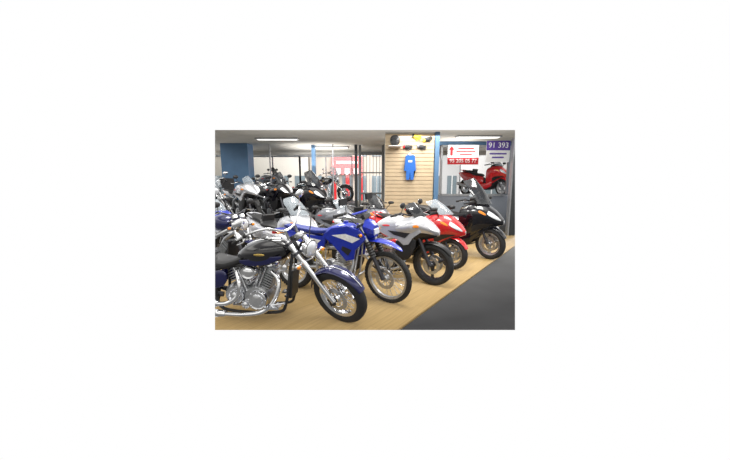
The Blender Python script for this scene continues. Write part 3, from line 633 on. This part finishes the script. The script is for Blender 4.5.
MB().prism([(-.06,.30),(-.03,.27),(.03,.27),(.06,.30),(.12,.25),(.155,-.12),(.10,-.13),(.085,.08),(.10,-.10),(.10,-.36),(.015,-.36),(0,-.15),(-.015,-.36),(-.10,-.36),(-.10,-.10),(-.085,.08),(-.10,-.13),(-.155,-.12),(-.12,.25)],-.03,.03).build('body',jm,j,bevel=.006)
MB().box((0,-.034,.12),(.10,.006,.05)).build('chest_print',white,j)
MB().tube([(-.10,0,.26),(0,0,.31),(.10,0,.26)],.006).tube([(0,0,.31),(0,.02,.36)],.004).build('hanger',chrome,j)
# ---------------------------------------------------------------- motorcycles, front row
placep(cruiser('motorcycle','dark blue and black chrome cruiser motorcycle at front left on the wooden platform',navy,blackpaint,st=-30),340,325,-7)
placep(enduro('motorcycle','blue off-road motorcycle with spoked wheels and white decals',blue,blueseat,st=-14),387,303,-24)
placep(roadbike('motorcycle','silver touring motorcycle with black cast front wheel beside the blue trail bike',silver,blackp,st=-10),432,285,-28)
placep(scooter('scooter','red scooter between the silver motorcycle and the black scooter',red,blackp,scr=clear,sh=1.26),452,269,-40)
o=scooter('scooter','large black scooter with smoked windscreen at right end of the row',blackpaint,blackpaint,scr=smoke,sh=1.46); o.scale=(1.12,1.12,1.14)
placep(o,489,259,-44)
# middle row behind
place(roadbike('motorcycle','dark blue motorcycle with round chrome headlight behind the cruiser tank',navy,navy,naked=True),-1.75,4.45,-30)
place(scooter('scooter','silver scooter with clear windscreen behind the cruiser handlebar',silver,grey,scr=clear),-1.0,5.1,-38)
place(roadbike('motorcycle','blue road motorcycle at the left edge in front of the blue column',blue,white,scr=clear),-2.45,5.35,-22)
place(roadbike('motorcycle','dark grey faired motorcycle with clear screen behind the blue trail bike',grey,blackp,scr=clear),-.25,5.8,-34)
place(scooter('scooter','dark grey scooter standing in front of the slat wall',grey,blackp,scr=smoke),.42,6.85,-60)
place(scooter('scooter','silver scooter half hidden behind the large black scooter',silver,blackp,scr=clear),3.2,7.55,-45)
# raised rows
Z=SH+.002
place(cruiser('motorcycle','black cruiser with windscreen at far left front of the display step',blackpaint,navy,screen=True,st=-14),-3.6,7.45,-40,Z)
place(roadbike('motorcycle','silver faired motorcycle with black top case at the front of the step',silver,blackp,scr=clear,topcase=True),-2.75,7.4,-42,Z)
place(roadbike('motorcycle','black faired motorcycle at the front of the step left of centre',blackpaint,blackp,scr=smoke,sh=1.36),-1.92,7.4,-42,Z)
place(scooter('scooter','black scooter at the front right corner of the display step',blackpaint,blackp,scr=smoke,sh=1.4),-1.1,7.4,-42,Z)
place(roadbike('motorcycle','grey naked motorcycle with round headlight second row of the step',grey,blackp,naked=True),-2.9,9.1,-18,Z)
place(roadbike('motorcycle','black naked motorcycle with round headlight second row at right',blackpaint,blackp,naked=True),-1.15,9.1,-22,Z)
Z=.882
place(roadbike('motorcycle','dark motorcycle with smoked screen on the rear step next to the left column',grey,blackp,scr=smoke,sh=1.34),-3.2,11.45,-10,Z)
place(cruiser('motorcycle','black cruiser side on upon the rear step below the left window',blackpaint,blackpaint,screen=True,st=-10),-.75,11.45,-6,Z)
# display scooter at the window
o=scooter('scooter','bright red scooter raised on the plinth inside the shop window',red,blackp,st=-10,scr=clear,sh=1.26)
o.scale=(.95,.90,1.0); p=at(502,196,Y=9.95); place(o,p.x,9.98,-58,PZ)
# ---------------------------------------------------------------- lights, world, camera
w=bpy.data.worlds.new('World'); S.world=w; w.use_nodes=True; nt=w.node_tree; bg=nt.nodes['Background']
tc=nt.nodes.new('ShaderNodeTexCoord'); sx=nt.nodes.new('ShaderNodeSeparateXYZ'); nt.links.new(tc.outputs['Generated'],sx.inputs[0])
def ramp(src,pts):
    r=nt.nodes.new('ShaderNodeValToRGB'); nt.links.new(src,r.inputs['Fac']); e=r.color_ramp.elements
    while len(e)<len(pts): e.new(.5)
    for q,(p,v) in zip(e,pts): q.position=p; q.color=(v,v,v,1)
    return r.outputs['Color']
mr=nt.nodes.new('ShaderNodeMath'); mr.operation='MULTIPLY_ADD'; nt.links.new(sx.outputs['Z'],mr.inputs[0]); mr.inputs[1].default_value=.5; mr.inputs[2].default_value=.5
room=ramp(mr.outputs[0],[(0,.10),(.46,.12),(.52,.24),(.62,.52),(.70,.22),(.74,1.0),(.80,.95),(.83,.28),(.92,.28),(.95,1.0),(1,.9)])  # made-up bright and dark bands that give the chrome contrast
sc=nt.nodes.new('ShaderNodeMix'); sc.data_type='RGBA'; sc.blend_type='MULTIPLY'; sc.inputs['Factor'].default_value=1; nt.links.new(room,sc.inputs['A']); sc.inputs['B'].default_value=(2.3,2.25,2.12,1)
fac=ramp(sx.outputs['Y'],[(0,0),(.25,0),(.42,1)])
fz=ramp(sx.outputs['Z'],[(0,1),(.54,1),(.66,0)])
fm=nt.nodes.new('ShaderNodeMix'); fm.data_type='RGBA'; fm.blend_type='MULTIPLY'; fm.inputs['Factor'].default_value=1; nt.links.new(fac,fm.inputs['A']); nt.links.new(fz,fm.inputs['B'])
mm=nt.nodes.new('ShaderNodeMix'); mm.data_type='RGBA'; nt.links.new(fm.outputs['Result'],mm.inputs['Factor']); nt.links.new(sc.outputs['Result'],mm.inputs['A']); mm.inputs['B'].default_value=(1,1,1,1)
nt.links.new(mm.outputs['Result'],bg.inputs['Color']); bg.inputs['Strength'].default_value=1.0
def area(loc,rot,size,e,c=(1,.98,.94)):
    l=bpy.data.lights.new('added_lamp','AREA'); l.energy=e; l.size=size; l.color=c
    o=bpy.data.objects.new('added_lamp',l); COL.objects.link(o); o.location=loc; o.rotation_euler=rot; return o
area((-1.5,9.6,2.8),(0,0,0),2,55); area((1.5,7.6,2.8),(0,0,0),1.2,40); area((.5,3.4,3.8),(0,0,0),1.2,120); area((2.6,5.6,3.6),(0,0,0),1.0,70); area((-1.6,5.6,3.4),(0,0,0),1.0,60)  # added lamps under the ceiling, plus key lights hung above the open set
area((-1.8,10.8,2.2),(PI,0,0),2,45); area((3.0,8.9,2.3),(PI,0,0),1,20)  # added unseen uplights, only there to brighten the ceiling
area((0,14.0,5),(R(70),0,0),6,700,(1,1,1))  # added outdoor fill that brightens the facades and the windows
cd=bpy.data.cameras.new('Camera'); cam=bpy.data.objects.new('Camera',cd); COL.objects.link(cam); cam.location=CAM; cam.rotation_euler=(PI/2-TILT,0,0)
cd.sensor_width=36; cd.lens=F/730*36*ZOOM; cd.clip_start=.05; cd.clip_end=200; S.camera=cam
# ---------------------------------------------------------------- end the set where the photographed view ends
bpy.context.view_layer.update()
def dirv(px,py):
    u=(px-365)/F; v=(230-py)/F
    return Vector((u, math.cos(TILT)+v*math.sin(TILT), -math.sin(TILT)+v*math.cos(TILT)))
tl,tr,bl,br2=dirv(215,130),dirv(515,130),dirv(215,330),dirv(515,330)
ctr=dirv(365,230); PL=[]
for p,q in((tl,bl),(tr,br2),(tl,tr),(bl,br2)):
    nn=p.cross(q).normalized()
    if nn.dot(ctr)>0: nn=-nn
    PL.append(nn)
dead=[]
for o in list(S.objects):
    if o.type!='MESH': continue
    mw=o.matrix_world; 
    for nn in PL:
        ds=[(mw@v.co-CAM).dot(nn) for v in o.data.vertices]
        if not ds or min(ds)>=0: dead.append(o); break
        if max(ds)<=1e-5: continue
        bm=bmesh.new(); bm.from_mesh(o.data); inv=mw.inverted()
        co=inv@CAM; no_=(mw.to_3x3().transposed()@nn).normalized()
        res=bmesh.ops.bisect_plane(bm,geom=bm.verts[:]+bm.edges[:]+bm.faces[:],plane_co=co,plane_no=no_,clear_outer=True)
        ce=[e for e in res['geom_cut'] if isinstance(e,bmesh.types.BMEdge)]
        try: bmesh.ops.holes_fill(bm,edges=ce,sides=0)
        except Exception: pass
        bm.to_mesh(o.data); bm.free()
ds=set(dead)
for o in dead:
    for ch in list(o.children):
        if ch not in ds:
            g=o.parent; mwx=ch.matrix_world.copy(); ch.parent=g; ch.matrix_world=mwx
for o in dead: bpy.data.objects.remove(o)
# drop things that lie wholly outside the photographed view
for o in list(S.objects):
    if o.type=='EMPTY' and not o.children: bpy.data.objects.remove(o)
